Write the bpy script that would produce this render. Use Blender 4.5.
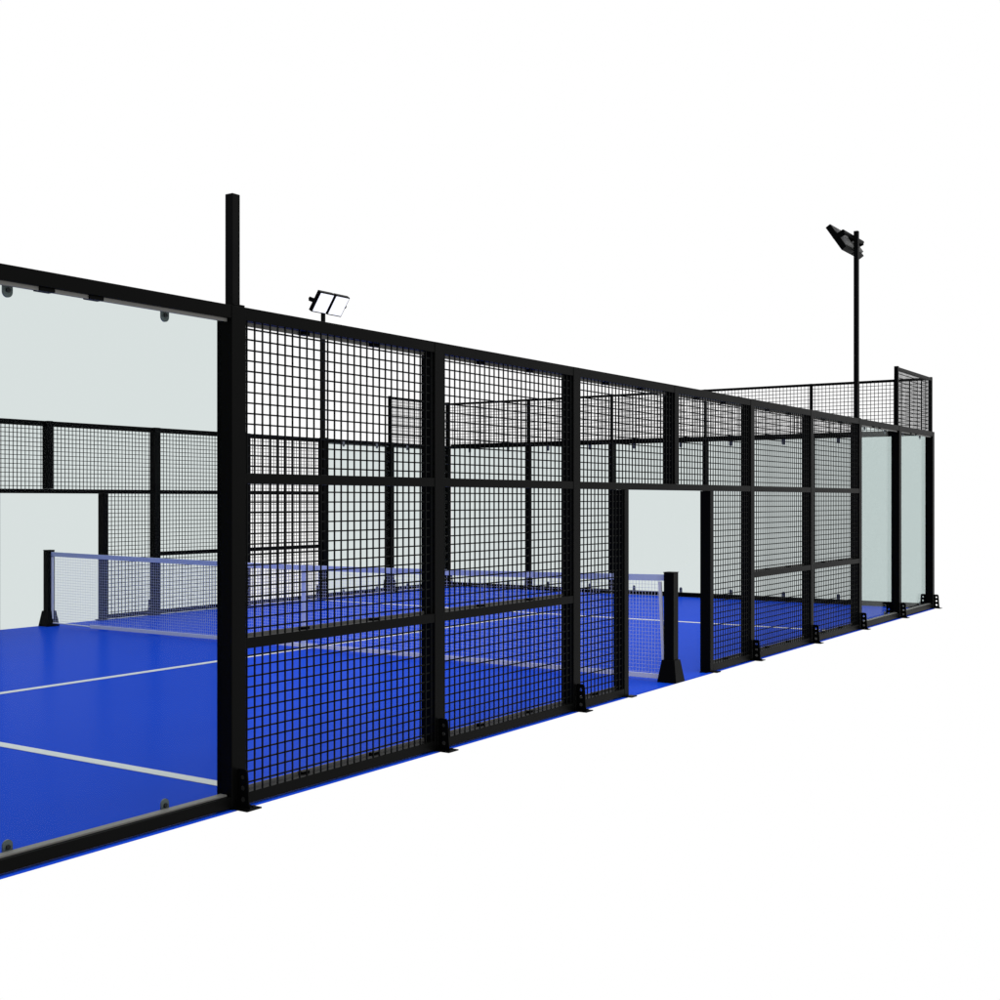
import bpy, math
from mathutils import Vector

SC = bpy.context.scene
for o in list(bpy.data.objects):
    bpy.data.objects.remove(o)
COL = SC.collection

# ------------------------------------------------------------------ camera
cam = bpy.data.cameras.new('camera')
co = bpy.data.objects.new('camera', cam)
COL.objects.link(co)
co.location = (-11.1907, -5.2794, 1.8198)
co.rotation_euler = (math.radians(90.0016), 0, math.radians(-56.5329))
cam.sensor_width = 36
cam.lens = 1226.22 / 1000 * 36
cam.clip_start = .05
cam.clip_end = 300
SC.camera = co

# ------------------------------------------------------------------ world: a white studio, darker behind the viewer
w = bpy.data.worlds.new('World')
SC.world = w
w.use_nodes = True
nt = w.node_tree
nt.nodes.clear()
out = nt.nodes.new('ShaderNodeOutputWorld')
bg = nt.nodes.new('ShaderNodeBackground')
tc = nt.nodes.new('ShaderNodeTexCoord')
dot = nt.nodes.new('ShaderNodeVectorMath'); dot.operation = 'DOT_PRODUCT'
d = Vector((-.96, .20, .05)).normalized()
dot.inputs[1].default_value = d
mr = nt.nodes.new('ShaderNodeMapRange')
mr.interpolation_type = 'SMOOTHSTEP'
mr.inputs['From Min'].default_value = -.05
mr.inputs['From Max'].default_value = .75
mr.inputs['To Min'].default_value = 1.0
mr.inputs['To Max'].default_value = .32
nt.links.new(tc.outputs['Generated'], dot.inputs[0])
nt.links.new(dot.outputs['Value'], mr.inputs['Value'])
# extra overhead brightness added to the world to lift the floor; no lamp there
sx = nt.nodes.new('ShaderNodeSeparateXYZ')
nt.links.new(tc.outputs['Generated'], sx.inputs[0])
up = nt.nodes.new('ShaderNodeMapRange'); up.interpolation_type = 'SMOOTHSTEP'
up.inputs['From Min'].default_value = .45; up.inputs['From Max'].default_value = .95
up.inputs['To Min'].default_value = 0; up.inputs['To Max'].default_value = .75
nt.links.new(sx.outputs['Z'], up.inputs['Value'])
ad = nt.nodes.new('ShaderNodeMath'); ad.operation = 'ADD'
nt.links.new(mr.outputs['Result'], ad.inputs[0]); nt.links.new(up.outputs['Result'], ad.inputs[1])
nt.links.new(ad.outputs[0], bg.inputs['Color'])
bg.inputs['Strength'].default_value = 1.0
nt.links.new(bg.outputs[0], out.inputs[0])

SC.view_settings.view_transform = 'Standard'
SC.view_settings.look = 'None'
SC.view_settings.exposure = 0
SC.view_settings.gamma = 1
SC.view_settings.use_curve_mapping = False
SC.cycles.transparent_max_bounces = 32
SC.cycles.max_bounces = 10

# ------------------------------------------------------------------ materials
def principled(name, col, rough, spec=.5, bump=None, vary=0.0, vscale=3.0, rvary=0.0):
    m = bpy.data.materials.new(name)
    m.use_nodes = True
    t = m.node_tree
    b = t.nodes['Principled BSDF']
    b.inputs['Base Color'].default_value = (*col, 1)
    b.inputs['Roughness'].default_value = rough
    b.inputs['Specular IOR Level'].default_value = spec
    g = t.nodes.new('ShaderNodeNewGeometry')
    n = t.nodes.new('ShaderNodeTexNoise')
    n.inputs['Scale'].default_value = vscale
    n.inputs['Detail'].default_value = 5
    t.links.new(g.outputs['Position'], n.inputs['Vector'])
    if vary:
        r = t.nodes.new('ShaderNodeMixRGB'); r.blend_type = 'MIX'
        r.inputs[1].default_value = (*[c * (1 - vary) for c in col], 1)
        r.inputs[2].default_value = (*[min(1, c * (1 + vary)) for c in col], 1)
        t.links.new(n.outputs['Fac'], r.inputs[0])
        t.links.new(r.outputs[0], b.inputs['Base Color'])
    if rvary:
        mm = t.nodes.new('ShaderNodeMapRange')
        mm.inputs['To Min'].default_value = rough - rvary
        mm.inputs['To Max'].default_value = rough + rvary
        t.links.new(n.outputs['Fac'], mm.inputs['Value'])
        t.links.new(mm.outputs[0], b.inputs['Roughness'])
    if bump:
        n2 = t.nodes.new('ShaderNodeTexNoise')
        n2.inputs['Scale'].default_value = bump[0]
        t.links.new(g.outputs['Position'], n2.inputs['Vector'])
        bp = t.nodes.new('ShaderNodeBump')
        bp.inputs['Strength'].default_value = bump[1]
        bp.inputs['Distance'].default_value = .002
        t.links.new(n2.outputs['Fac'], bp.inputs['Height'])
        t.links.new(bp.outputs[0], b.inputs['Normal'])
    return m

M = {}
M['black'] = principled('black_powder_coat', (.0022, .0023, .0022), .42, .035, None, .15, 6, .04)
M['mast'] = principled('black_mast_paint', (.0055, .0055, .0055), .45, .03, None, .1, 6)
M['wire'] = principled('black_wire', (.004, .0045, .0045), .5, .04, None, .1, 20)
M['strip'] = principled('grey_strip', (.16, .158, .15), .5, .3, None, .12, 20)
M['clamp'] = principled('dark_grey_clamp', (.16, .175, .18), .4, .3, None, .1, 30)
M['bolt'] = principled('dark_bolt', (.02, .02, .022), .35, .3, None, .1, 30)
def court():
    m = bpy.data.materials.new('blue_court'); m.use_nodes = True
    t = m.node_tree; t.nodes.clear(); N = t.nodes.new; L = t.links.new
    o = N('ShaderNodeOutputMaterial'); df = N('ShaderNodeBsdfDiffuse'); gl = N('ShaderNodeBsdfGlossy'); mx = N('ShaderNodeMixShader')
    g = N('ShaderNodeNewGeometry'); n = N('ShaderNodeTexNoise'); n.inputs['Scale'].default_value = 1.1; n.inputs['Detail'].default_value = 6
    L(g.outputs['Position'], n.inputs['Vector'])
    c = N('ShaderNodeMixRGB'); c.inputs[1].default_value = (.004, .058, .60, 1); c.inputs[2].default_value = (.006, .066, .66, 1)
    L(n.outputs['Fac'], c.inputs[0]); L(c.outputs[0], df.inputs['Color'])
    gl.inputs['Roughness'].default_value = .22
    dt = N('ShaderNodeVectorMath'); dt.operation = 'DOT_PRODUCT'; L(g.outputs['Normal'], dt.inputs[0]); L(g.outputs['Incoming'], dt.inputs[1])
    om = N('ShaderNodeMath'); om.operation = 'SUBTRACT'; om.inputs[0].default_value = 1; om.use_clamp = True; L(dt.outputs['Value'], om.inputs[1])
    pw = N('ShaderNodeMath'); pw.operation = 'POWER'; pw.inputs[1].default_value = 5; L(om.outputs[0], pw.inputs[0])
    ma = N('ShaderNodeMath'); ma.operation = 'MULTIPLY_ADD'; ma.inputs[1].default_value = .110; ma.inputs[2].default_value = .006; L(pw.outputs[0], ma.inputs[0])
    L(ma.outputs[0], mx.inputs[0]); L(df.outputs[0], mx.inputs[1]); L(gl.outputs[0], mx.inputs[2]); L(mx.outputs[0], o.inputs[0])
    return m
M['court'] = court()
M['line'] = principled('white_line', (.73, .74, .75), .6, .2, (300, .15), .05, 8)
M['tape'] = principled('lilac_tape', (.60, .68, .92), .7, .1, None, .05, 20)
M['netwire'] = principled('pale_net', (.66, .70, .90), .7, .1, None, .05, 20)
M['nettape'] = principled('white_tape', (.90, .91, .94), .7, .1, None, .05, 20)
M['diffuser'] = principled('white_lamp_glass', (.9, .9, .9), .3, .4, None, .02, 8)
lb = M['diffuser'].node_tree.nodes['Principled BSDF']
lb.inputs['Emission Color'].default_value = (1, 1, 1, 1)
lb.inputs['Emission Strength'].default_value = .7
M['fins'] = principled('grey_casting', (.32, .32, .32), .5, .2, None, .1, 20)

def glass():
    m = bpy.data.materials.new('tinted_glass')
    m.use_nodes = True
    t = m.node_tree
    t.nodes.clear()
    o = t.nodes.new('ShaderNodeOutputMaterial')
    tr = t.nodes.new('ShaderNodeBsdfTransparent')
    gl = t.nodes.new('ShaderNodeBsdfGlossy')
    gl.inputs['Roughness'].default_value = .02
    gl.inputs['Color'].default_value = (.93, .97, .96, 1)
    mix = t.nodes.new('ShaderNodeMixShader')
    g = t.nodes.new('ShaderNodeNewGeometry')
    dt = t.nodes.new('ShaderNodeVectorMath'); dt.operation = 'DOT_PRODUCT'
    t.links.new(g.outputs['Normal'], dt.inputs[0]); t.links.new(g.outputs['Incoming'], dt.inputs[1])
    ab = t.nodes.new('ShaderNodeMath'); ab.operation = 'ABSOLUTE'
    t.links.new(dt.outputs['Value'], ab.inputs[0])
    om = t.nodes.new('ShaderNodeMath'); om.operation = 'SUBTRACT'; om.inputs[0].default_value = 1
    t.links.new(ab.outputs[0], om.inputs[1])
    pw = t.nodes.new('ShaderNodeMath'); pw.operation = 'POWER'; pw.inputs[1].default_value = 5
    t.links.new(om.outputs[0], pw.inputs[0])
    ma = t.nodes.new('ShaderNodeMath'); ma.operation = 'MULTIPLY_ADD'
    ma.inputs[1].default_value = .24; ma.inputs[2].default_value = .0015
    t.links.new(pw.outputs[0], ma.inputs[0])
    # tint: thicker path at a slant
    n = t.nodes.new('ShaderNodeTexNoise'); n.inputs['Scale'].default_value = .6
    t.links.new(g.outputs['Position'], n.inputs['Vector'])
    r = t.nodes.new('ShaderNodeMixRGB')
    r.inputs[1].default_value = (.828, .864, .859, 1)
    r.inputs[2].default_value = (.832, .866, .862, 1)
    t.links.new(n.outputs['Fac'], r.inputs[0])
    t.links.new(r.outputs[0], tr.inputs['Color'])
    t.links.new(ma.outputs[0], mix.inputs[0])
    t.links.new(tr.outputs[0], mix.inputs[1]); t.links.new(gl.outputs[0], mix.inputs[2])
    t.links.new(mix.outputs[0], o.inputs[0])
    return m
M['glass'] = glass()

# ------------------------------------------------------------------ helpers
class MB:
    def __init__(s): s.v = []; s.f = []
    def box(s, x0, x1, y0, y1, z0, z1):
        if x0 > x1: x0, x1 = x1, x0
        if y0 > y1: y0, y1 = y1, y0
        k = len(s.v)
        s.v += [(x, y, z) for z in (z0, z1) for (x, y) in ((x0, y0), (x1, y0), (x1, y1), (x0, y1))]
        s.f += [tuple(k + i for i in q) for q in ((3, 2, 1, 0), (4, 5, 6, 7), (0, 1, 5, 4), (1, 2, 6, 5), (2, 3, 7, 6), (3, 0, 4, 7))]
        return s
    def hexa(s, bot, top):
        k = len(s.v); s.v += list(bot) + list(top)
        s.f += [tuple(k + i for i in q) for q in ((3, 2, 1, 0), (4, 5, 6, 7), (0, 1, 5, 4), (1, 2, 6, 5), (2, 3, 7, 6), (3, 0, 4, 7))]
        return s
    def cyl(s, a, b, r, n=14):
        a, b = Vector(a), Vector(b); ax = (b - a).normalized()
        u = ax.orthogonal().normalized(); v = ax.cross(u); k = len(s.v)
        for p in (a, b):
            for i in range(n):
                t = 2 * math.pi * i / n
                s.v.append(tuple(p + r * (math.cos(t) * u + math.sin(t) * v)))
        for i in range(n):
            j = (i + 1) % n
            s.f.append((k + i, k + j, k + n + j, k + n + i))
        s.f.append(tuple(k + i for i in reversed(range(n)))); s.f.append(tuple(k + n + i for i in range(n)))
        return s
    def build(s, name, mat, parent=None, bevel=0, loc=None):
        me = bpy.data.meshes.new(name)
        me.from_pydata(s.v, [], s.f); me.update()
        me.materials.append(M[mat])
        o = bpy.data.objects.new(name, me); COL.objects.link(o)
        if parent: o.parent = parent
        if loc: o.location = loc
        if bevel:
            b = o.modifiers.new('bevel', 'BEVEL'); b.width = bevel; b.segments = 2; b.limit_method = 'ANGLE'
        return o

def tag(o, label=None, cat=None, group=None, kind=None):
    if label: o['label'] = label
    if cat: o['category'] = cat
    if group: o['group'] = group
    if kind: o['kind'] = kind
    return o
def thing(name, label, cat, group=None, loc=(0, 0, 0)):
    o = bpy.data.objects.new(name, None); COL.objects.link(o); o.location = loc
    o.empty_display_size = .2
    return tag(o, label, cat, group)

def plate_mesh(name, outline, holes, th, mat):
    """flat plate with round holes, made from a filled 2D curve; lies in its local XY plane"""
    cu = bpy.data.curves.new(name, 'CURVE'); cu.dimensions = '2D'; cu.fill_mode = 'BOTH'; cu.extrude = th / 2
    def sp(pts):
        s = cu.splines.new('POLY'); s.points.add(len(pts) - 1)
        for p, q in zip(s.points, pts): p.co = (q[0], q[1], 0, 1)
        s.use_cyclic_u = True
    sp(outline)
    for (hx, hy, r) in holes:
        sp([(hx + r * math.cos(2 * math.pi * i / 16), hy + r * math.sin(2 * math.pi * i / 16)) for i in range(16)])
    o = bpy.data.objects.new(name, cu); COL.objects.link(o)
    dg = bpy.context.evaluated_depsgraph_get()
    me = bpy.data.meshes.new_from_object(o.evaluated_get(dg))
    me.name = name
    bpy.data.objects.remove(o); bpy.data.curves.remove(cu)
    me.materials.clear(); me.materials.append(M[mat])
    return me

# sizes (metres)
HW = .0575           # half width of a post
PD = .125            # depth of a post
ZT = 2.965           # top of the 3 m frame
ZE = 3.876           # top of the raised mesh
Z2, Z1 = 1.98, .9985 # top edges of the two middle rails
RH = .064
PITCH_X, PITCH_Z, WIRE = .0657, .063, .0083
YF = 10.045          # outer face of the far wall

GUS = plate_mesh('foot_bracket', [(0, 0), (.098, 0), (.094, .03), (.082, .205), (.078, .219), (.066, .228), (.012, .228), (0, .222)],
                 [(.048, .052, .0155), (.047, .118, .0140), (.045, .180, .0125)], .008, 'black')

def near_y(y): return y
def far_y(y): return YF - y

class Wall:
    """a length of fence along X; fy maps local depth (0 = outer face) to world y"""
    def __init__(s, root, fy, fx=lambda x: x):
        s.r, s.fy, s.fx = root, fy, fx
        s.strips = fy is near_y        # the far side shows its other face: no pale edge strips there
    def box(s, name, mat, x0, x1, y0, y1, z0, z1, parent=None, bevel=0):
        return MB().box(s.fx(x0), s.fx(x1), s.fy(y0), s.fy(y1), z0, z1).build(name, mat, parent or s.r, bevel)
    def bracket(s, x, y, outward, parent):
        o = bpy.data.objects.new('foot_bracket', GUS); COL.objects.link(o); o.parent = parent
        # local x = away from the post, local y = up
        sgn = (s.fy(1) - s.fy(0)) * (-1 if outward else 1)
        o.rotation_euler = (math.radians(90), 0, math.radians(90 if sgn > 0 else -90))
        o.location = (s.fx(x), s.fy(y), .010)
        return o
    def post(s, x, z0=0, z1=ZT, feet=True, hw=HW, y0=0, y1=PD, inner=False):
        p = s.box('post', 'black', x - hw, x + hw, y0, y1, z0 + (.0 if not feet else .0), z1, None, .004)
        if feet:
            s.bracket(x - .012, -.002, True, p)
            plates = [((x - .058, x + .062, -.125, -.002), (x + .035, -.085)),
                      ((x - HW - .062, x - HW - .001, .02, .105), (x - HW - .035, .062))]
            if inner:
                s.bracket(x - .012, PD + .002, False, p)
                plates.append(((x - .058, x + .062, PD + .002, PD + .11), (x + .035, PD + .075)))
            for (xa, xb, ya, yb), (bx, by) in plates:
                fp = MB().box(s.fx(xa), s.fx(xb), s.fy(ya), s.fy(yb), .0045, .0125).build('foot_plate', 'black', p)
                MB().cyl((s.fx(bx), s.fy(by), .0128), (s.fx(bx), s.fy(by), .023), .011, 6).build('anchor_bolt', 'bolt', p)
        return p
    def rail(s, x0, x1, z0, z1, name='rail', y0=.0025, y1=.060, bevel=.003):
        return s.box(name, 'black', x0 + .0005, x1 - .0005, y0, y1, z0, z1, None, bevel)
    def mesh(s, x0, x1, z0, z1, y=.016, top_strip=True, bottom_strip=True, first=None, clips=True):
        b = MB(); h = WIRE / 2
        x = x0 + (.022 if first is None else first)
        while x < x1 - .004:
            b.box(s.fx(x) - h, s.fx(x) + h, s.fy(y) - h, s.fy(y) + h, z0, z1); x += PITCH_X
        z = z1 - .046
        while z > z0 + .006:
            b.box(s.fx(x0), s.fx(x1), s.fy(y + WIRE) - h, s.fy(y + WIRE) + h, z - h * 1.12, z + h * 1.12); z -= PITCH_Z
        b.build('wire_mesh', 'wire', s.r)
        xm = (x0 + x1) / 2; cw = .033
        offs = (-.35, .35) if x1 - x0 > 1.2 else ((0,) if x1 - x0 > .6 else ())
        if not clips: offs = ()
        for on, za, zb in ((top_strip, z1 - .017, z1 + .03), (bottom_strip, z0 - .03, z0 + .014)):
            if not on or not s.strips: continue
            xs = [x0] + [q for k in offs for q in (xm + k - cw, xm + k + cw)] + [x1]
            for i in range(0, len(xs), 2):
                s.box('edge_strip', 'strip', xs[i] + .002, xs[i + 1] - .002, .097, .103, za, zb)
            for k in offs:
                s.box('mesh_clip', 'black', xm + k - cw, xm + k + cw, .0605, .108, za - .001, zb + .001, None, .002)
    def glass(s, x0, x1, z0, z1, y=.088):
        g = s.box('glass_pane', 'glass', x0, x1, y - .006, y + .006, z0, z1)
        return g

def tab_outline(wd, ht):
    r = wd / 2; pts = [(-r, 0), (-r, -ht + r)]
    pts += [(r * math.cos(math.pi + math.pi * i / 10), -ht + r + r * math.sin(math.pi + math.pi * i / 10)) for i in range(1, 10)]
    return pts + [(r, -ht + r), (r, 0)]
TAB = plate_mesh('glass_clamp', tab_outline(.056, .098), [], .010, 'clamp')
def clamp(root, x, y, z, rz, up):
    """rounded glass clamp hanging down from z (or standing up from z), face normal turned by rz"""
    o = bpy.data.objects.new('glass_clamp', TAB); COL.objects.link(o); o.parent = root
    o.location = (x, y, z); o.rotation_euler = (math.radians(90 if not up else -90), 0, rz)
    b = MB(); zz = -.062
    b.cyl((0, zz, -.013), (0, zz, .013), .013, 6)
    c = b.build('bolt', 'bolt', o)
    return o

# ------------------------------------------------------------------ the setting: court floor and painted lines
tag(MB().box(-10.06, 10.06, -.006, YF + .006, -.011, 0).build('court_floor', 'court'), kind='structure')
def line(x0, x1, y0, y1):
    tag(MB().box(x0, x1, y0, y1, .0006, .004).build('floor_line', 'line'), kind='structure')
SN, SF, CY = -5.629, 5.583, 5.0
line(SN - .05, SN + .05, .128, YF - .128)
line(SF - .05, SF + .05, .128, YF - .128)
line(SN + .0505, SF - .0505, CY - .05, CY + .05)

# ------------------------------------------------------------------ mesh fences along both sides
def mesh_fence(name, label, fy, fx, J0, J1):    # J0, J1: door jambs either side of the opening
    root = thing(name, label, 'fence', 'mesh fences along the court sides')
    w = Wall(root, fy, fx)
    for x in (-6, -4, -2, 2, 4, 6):
        w.post(x)
    w.post(0, Z2 + .0005, ZT, False, .048)
    xs = [-6, -4, -2, 0, 2, 4, 6]
    hw = lambda x: .048 if x == 0 else HW
    for a, b in zip(xs[:-1], xs[1:]):
        x0, x1 = a + hw(a), b - hw(b)
        w.rail(x0, x1, ZT - .077, ZT)
        w.mesh(x0, x1, Z2, ZT - .077, bottom_strip=False)
        if a in (-2, 0): continue
        w.rail(x0, x1, Z2 - RH, Z2)
        w.rail(x0, x1, Z1 - RH, Z1)
        w.mesh(x0, x1, Z1, Z2 - RH, top_strip=False)
        w.rail(x0, x1, .012, .078, 'bottom_rail')
        w.mesh(x0, x1, .078, Z1 - RH, top_strip=False)
    # lintel over the opening runs from post to post
    w.rail(-2 + HW, 2 - HW, Z2 - RH, Z2 - .0005, 'lintel')
    for j, a, b in ((J0, -2 + HW, J0 - .043), (J1, J1 + .043, 2 - HW)):
        p = w.box('door_jamb', 'black', j - .043, j + .043, .001, .118, 0, Z2 - RH - .0005, None, .004)
        MB().box(w.fx(j - .095), w.fx(j - .0435), w.fy(.02), w.fy(.10), .0012, .0105).build('foot_plate', 'black', p)
        MB().box(w.fx(j - .043), w.fx(j + .06), w.fy(-.075), w.fy(.0), .0012, .0105).build('foot_plate', 'black', p)
        w.rail(a, b, .012, .078, 'bottom_rail')
        w.mesh(a, b, .078, Z2 - RH, top_strip=False)
    return w

mesh_fence('mesh_fence', 'black wire mesh fence with a doorway running right from the tall thick post', near_y, lambda x: x, -1.075, .862)
mesh_fence('mesh_fence', 'black wire mesh fence with a doorway on the opposite side of the blue court', far_y, lambda x: x * .99 + .015, -.862, .985)

# ------------------------------------------------------------------ glass walls
def side_glass(label, fy, fx, posts, panes, raised=None, cap=True):
    root = thing('glass_wall', label, 'glass wall', 'glass walls round the court')
    w = Wall(root, fy, fx)
    for x in posts: w.post(x, inner=True)
    for a, b in panes:
        x0, x1 = a + HW, b - HW
        w.rail(x0, x1, ZT - .077, ZT, 'top_rail')
        w.rail(x0, x1, .012, .078, 'bottom_rail')
        w.glass(x0 + .001, x1 - .001, .080, ZT - .079, .094)
        b_ = MB()
        b_.box(w.fx(x0 + .01), w.fx(x1 - .01), w.fy(.030), w.fy(.036), ZT - .097, ZT - .0775)
        b_.build('edge_strip', 'strip', root)
        MB().box(w.fx(x0 + .01), w.fx(x1 - .01), w.fy(.06), w.fy(.084), ZT - .090, ZT - .0775).build('glass_channel', 'strip', root)
        MB().box(w.fx(x0 + .01), w.fx(x1 - .01), w.fy(.03), w.fy(.084), .0785, .088).build('glass_channel', 'strip', root)
        xm = (x0 + x1) / 2
        for k in (-.5, .5):
            for up in (False, True):
                clamp(root, w.fx(xm + .03 + k), w.fy(.106), (ZT - .044) if not up else .04, 0, up)
        for k in (-.30, .0):
            w.box('mesh_clip', 'black', xm + k - .045, xm + k + .045, .02, .075, ZT - .097, ZT - .0775, None, .002)
    if raised:
        a, b = raised
        x0, x1 = a, b + HW - .012
        for x in (x0, x1 - .028):
            w.box('raised_post', 'black', x - .030, x + .030, .03, .09, ZT + .0005, ZE + .012, None, .003)
        w.box('raised_rail', 'black', x0 + .0305, x1 - .0585, .034, .086, ZE - .05, ZE, None, .003)
        wz0 = ZT + .001
        w.mesh(x0 + .031, x1 - .059, wz0, ZE - .051, .045, False, False, clips=False)
    return root

fxf = lambda x: x * .99 + .015
side_glass('clear glass wall in black frames at the left edge of the photo, left of the tall thick post',
           near_y, lambda x: x, (-10, -8), ((-10, -8), (-8, -6)))
side_glass('narrow-looking glass wall at the far right corner with a raised mesh panel above it',
           near_y, lambda x: x, (8, 10), ((6, 8), (8, 10)), (8, 10))
side_glass('glass wall on the opposite side of the court, seen through the near mesh fence',
           far_y, fxf, (8, 9.95), ((6, 8), (8, 9.95)), (8, 9.95))

# end wall across X = 9.9
XE = 9.897
root = thing('glass_wall', 'wide glass end wall closing the court, with a long mesh strip on top', 'glass wall', 'glass walls round the court')
ys = [PD, 2.09, 4.11, 6.08, 8.0, YF - PD]
def ebox(name, mat, y0, y1, dx0, dx1, z0, z1, bevel=0, parent=None):
    return MB().box(XE + dx0, XE + dx1, y0, y1, z0, z1).build(name, mat, parent or root, bevel)
EW = .042
for y in ys[1:-1]:
    p = ebox('post', 'black', y - EW, y + EW, 0, .11, 0, 3.0, .004)
    for s_, bx in ((1, .112), (-1, -.002)):
        o = bpy.data.objects.new('foot_bracket', GUS); COL.objects.link(o); o.parent = p
        o.location = (XE + bx, y, .010); o.rotation_euler = (math.radians(90), 0, 0 if s_ > 0 else math.pi)
    ebox('foot_plate', 'black', y - .05, y + .05, .113, .15, .0012, .0095, 0, p)
    ebox('foot_plate', 'black', y - .05, y + .05, -.10, -.001, .0012, .0095, 0, p)
    ebox('raised_post', 'black', y - .024, y + .024, .02, .07, 3.0005, ZE, .003)
for i, (a, b) in enumerate(zip(ys[:-1], ys[1:])):
    y0 = a + (EW if i else .002); y1 = b - (EW if i < 4 else .002)
    ebox('top_rail', 'black', y0 + .0005, y1 - .0005, .003, .095, 2.905, 3.0, .003)
    ebox('bottom_rail', 'black', y0 + .0005, y1 - .0005, .003, .095, .006, .082, .003)
    ebox('glass_pane', 'glass', y0 + .002, y1 - .002, .040, .052, .0825, 2.9045)
    for k in (.25, .75):
        yy = a + (b - a) * k
        clamp(root, XE + .028, yy, 2.905, math.pi / 2, False)
        clamp(root, XE + .028, yy, .082, math.pi / 2, True)
    r0 = a + (.0245 if i else -.035); r1 = b - (.0245 if i < 4 else -.035)
    ebox('raised_rail', 'black', r0, r1, .024, .066, ZE - .046, ZE - .002, .003)
    m = MB(); h = WIRE / 2; y = r0 + .03
    while y < r1 - .01:
        m.box(XE + .045 - h, XE + .045 + h, y - h, y + h, 3.0, ZE - .047); y += PITCH_X
    z = ZE - .047 - .05
    while z > 3.01:
        m.box(XE + .045 + h, XE + .045 + 3 * h, r0, r1, z - h * 1.15, z + h * 1.15); z -= PITCH_Z
    m.build('wire_mesh', 'wire', root)

# ------------------------------------------------------------------ net and its posts
def net_post(label, y):
    r = thing('net_post', label, 'net post', 'net posts of the court', (0, y, 0))
    h = .055
    MB().box(-h, h, -h, h, .20, 1.092).build('post', 'black', r, .004)
    a, b = .105, .070
    MB().hexa([(-a, -a, .0012), (a, -a, .0012), (a, a, .0012), (-a, a, .0012)],
              [(-b, -b, .222), (b, -b, .222), (b, b, .222), (-b, b, .222)]).build('base', 'black', r, .004)
    MB().box(-h - .004, h + .004, -h - .004, h + .004, 1.0925, 1.100).build('cap', 'black', r, .002)
    return r
YA, YB = .065, 9.933
net_post('black net post with flared base standing in the near doorway', YA)
net_post('black net post with flared base at the left, on the opposite side of the court', YB)

net = thing('court_net', 'pale lilac net with a wide top band stretched across the blue court', 'net', None, (0, 5, 0))
n0, n1 = YA + .058 - 5, YB - .058 - 5
def sag(y): return 1.024 + .048 * (abs(y) / 4.9) ** 1.6
N = 60
b = MB()
for i in range(N):
    a0 = n0 + (n1 - n0) * i / N; a1 = n0 + (n1 - n0) * (i + 1) / N
    b.hexa([(-.008, a0, sag(a0) - .062), (.008, a0, sag(a0) - .062), (.008, a1, sag(a1) - .062), (-.008, a1, sag(a1) - .062)],
           [(-.008, a0, sag(a0)), (.008, a0, sag(a0)), (.008, a1, sag(a1)), (-.008, a1, sag(a1))])
b.build('top_band', 'tape', net)
e0, e1 = n0 + .055, n1 - .03
b = MB(); t = .0013
y = e0 + .03
while y < e1 - .01:
    b.box(-t, t, y - t, y + t, .045, sag(y) - .058); y += .0355
z = .08
while z < 1.0:
    for i in range(20):
        a0 = e0 + (e1 - e0) * i / 20; a1 = e0 + (e1 - e0) * (i + 1) / 20
        za = .045 + (z - .045) * (sag(a0) - .10) / .93; zb = .045 + (z - .045) * (sag(a1) - .10) / .93
        b.hexa([(.0013, a0, za - t), (.0039, a0, za - t), (.0039, a1, zb - t), (.0013, a1, zb - t)],
               [(.0013, a0, za + t), (.0039, a0, za + t), (.0039, a1, zb + t), (.0013, a1, zb + t)])
    z += .0355
b.build('net_mesh', 'netwire', net)
MB().box(-.006, .006, .20 - 5, 9.02 - 5, .018, .068).build('bottom_band', 'nettape', net, .003)
MB().cyl((0, 9.02 - 5, .040), (0, n1, .05), .010, 10).build('bottom_cord', 'nettape', net)
MB().box(-.010, .010, -.026, .026, .012, sag(0) - .058).build('centre_strap', 'tape', net, .003)
MB().hexa([(-.009, e0 - .052, .02), (.009, e0 - .052, .02), (.009, e0 - .022, .02), (-.009, e0 - .022, .02)],
          [(-.009, e0 - .008, 1.0), (.009, e0 - .008, 1.0), (.009, e0 + .024, 1.0), (-.009, e0 + .024, 1.0)]).build('side_band', 'nettape', net)
MB().box(-.009, .009, e1, e1 + .028, .02, 1.0).build('side_band', 'nettape', net)

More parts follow.
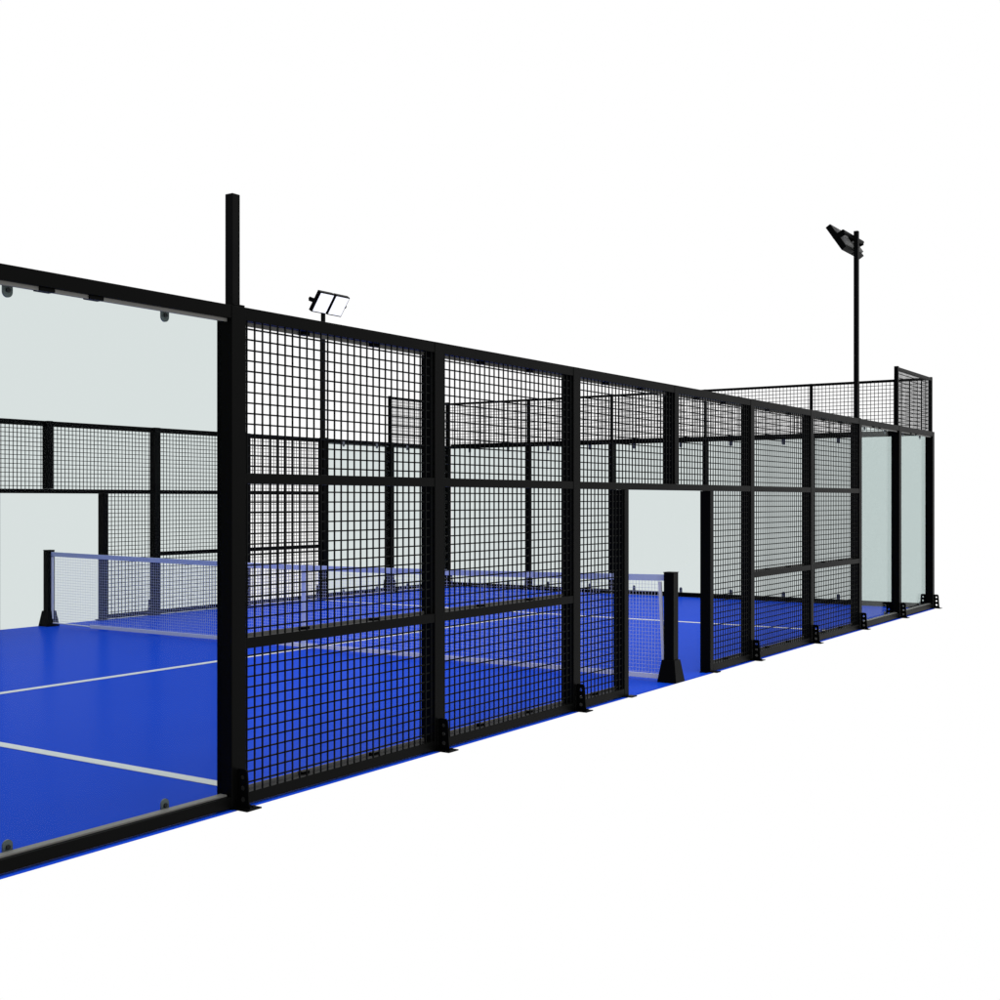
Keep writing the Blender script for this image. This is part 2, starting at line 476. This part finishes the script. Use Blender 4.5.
# ------------------------------------------------------------------ floodlight masts standing on the 3 m frame
def mast(label, x, y, inward, top, lamps=True, shift=0):
    r = thing('floodlight_mast', label, 'floodlight mast', 'floodlight masts on the fence posts', (x, y, ZT))
    H = top - ZT
    MB().box(-.031, .031, -.031, .031, .0125, H).build('pole', 'mast', r, .004)
    MB().box(-.044, .050, -.052, .058, .001, .012).build('base_plate', 'black', r, .003)
    if not lamps: return r
    s = inward
    up = Vector((0, s * .56, .83)).normalized()       # from the lower to the upper edge of a lamp
    nrm = Vector((0, s * .83, -.56)).normalized()     # the way a lamp shines
    ex = Vector((1, 0, 0))
    zc = H - .075; zl = H - .125
    cb = MB(); cb.cyl((-.43, s * .055, zc), (.45, s * .055, zc), .028, 16)
    cb.build('cross_bar', 'black', r)
    for sx in (-1, 1):
        c = Vector((shift + sx * .212, s * .175, zl))
        W_, L_, T_ = .195, .205, .040
        def q(a, bb, cc): return tuple(c + ex * a + up * bb + nrm * cc)
        body = MB()
        body.hexa([q(-W_, -L_, -T_), q(W_, -L_, -T_), q(W_, L_, -T_), q(-W_, L_, -T_)],
                  [q(-W_, -L_, T_), q(W_, -L_, T_), q(W_, L_, T_), q(-W_, L_, T_)])
        ob = body.build('floodlight', 'black', r, .006)
        fin = MB()
        for k in range(7):
            xx = -W_ + .05 + k * (2 * W_ - .1) / 6
            fin.hexa([q(xx - .004, -L_ * .8, -T_ - .035), q(xx + .004, -L_ * .8, -T_ - .035), q(xx + .004, L_ * .45, -T_ - .035), q(xx - .004, L_ * .45, -T_ - .035)],
                     [q(xx - .004, -L_ * .8, -T_), q(xx + .004, -L_ * .8, -T_), q(xx + .004, L_ * .45, -T_), q(xx - .004, L_ * .45, -T_)])
        fin.build('cooling_fins', 'fins', ob)
        g = MB(); m_ = .022
        g.hexa([q(-W_ + m_, -L_ + m_, T_ + .0005), q(W_ - m_, -L_ + m_, T_ + .0005), q(W_ - m_, L_ - m_, T_ + .0005), q(-W_ + m_, L_ - m_, T_ + .0005)],
               [q(-W_ + m_, -L_ + m_, T_ + .004), q(W_ - m_, -L_ + m_, T_ + .004), q(W_ - m_, L_ - m_, T_ + .004), q(-W_ + m_, L_ - m_, T_ + .004)])
        g.build('lens', 'diffuser', ob)
        for sd in (-1, 1):
            u = MB()
            a0 = c + ex * sd * (W_ + .012)
            u.cyl(a0 - ex * .012 * sd, a0 + ex * .012 * sd, .038, 18)
            p1 = Vector((c.x + sd * (W_ + .006), s * .048, zc))
            dv = (a0 - p1); dv.x = 0; dv.normalize(); pv = Vector((0, -dv.z, dv.y)) * .040
            aa = Vector((p1.x, a0.y, a0.z))
            e = Vector((.004, 0, 0))
            u.hexa([tuple(p1 - e - pv), tuple(p1 + e - pv), tuple(p1 + e + pv), tuple(p1 - e + pv)],
                   [tuple(aa - e - pv), tuple(aa + e - pv), tuple(aa + e + pv), tuple(aa - e + pv)])
            u.build('bracket', 'black', ob)
    return r
mast('plain black mast stub on the tall thick post near the left, no lamps on it', -5.993, .060, 1, 3.634, False)
mast('tall black mast at the right with two floodlights seen from behind', 6.0, .062, 1, 5.61, shift=.04)
mast('black mast whose two white-faced floodlights face the viewer above the near fence', fxf(6), YF - .062, -1, 5.565, shift=-.02)
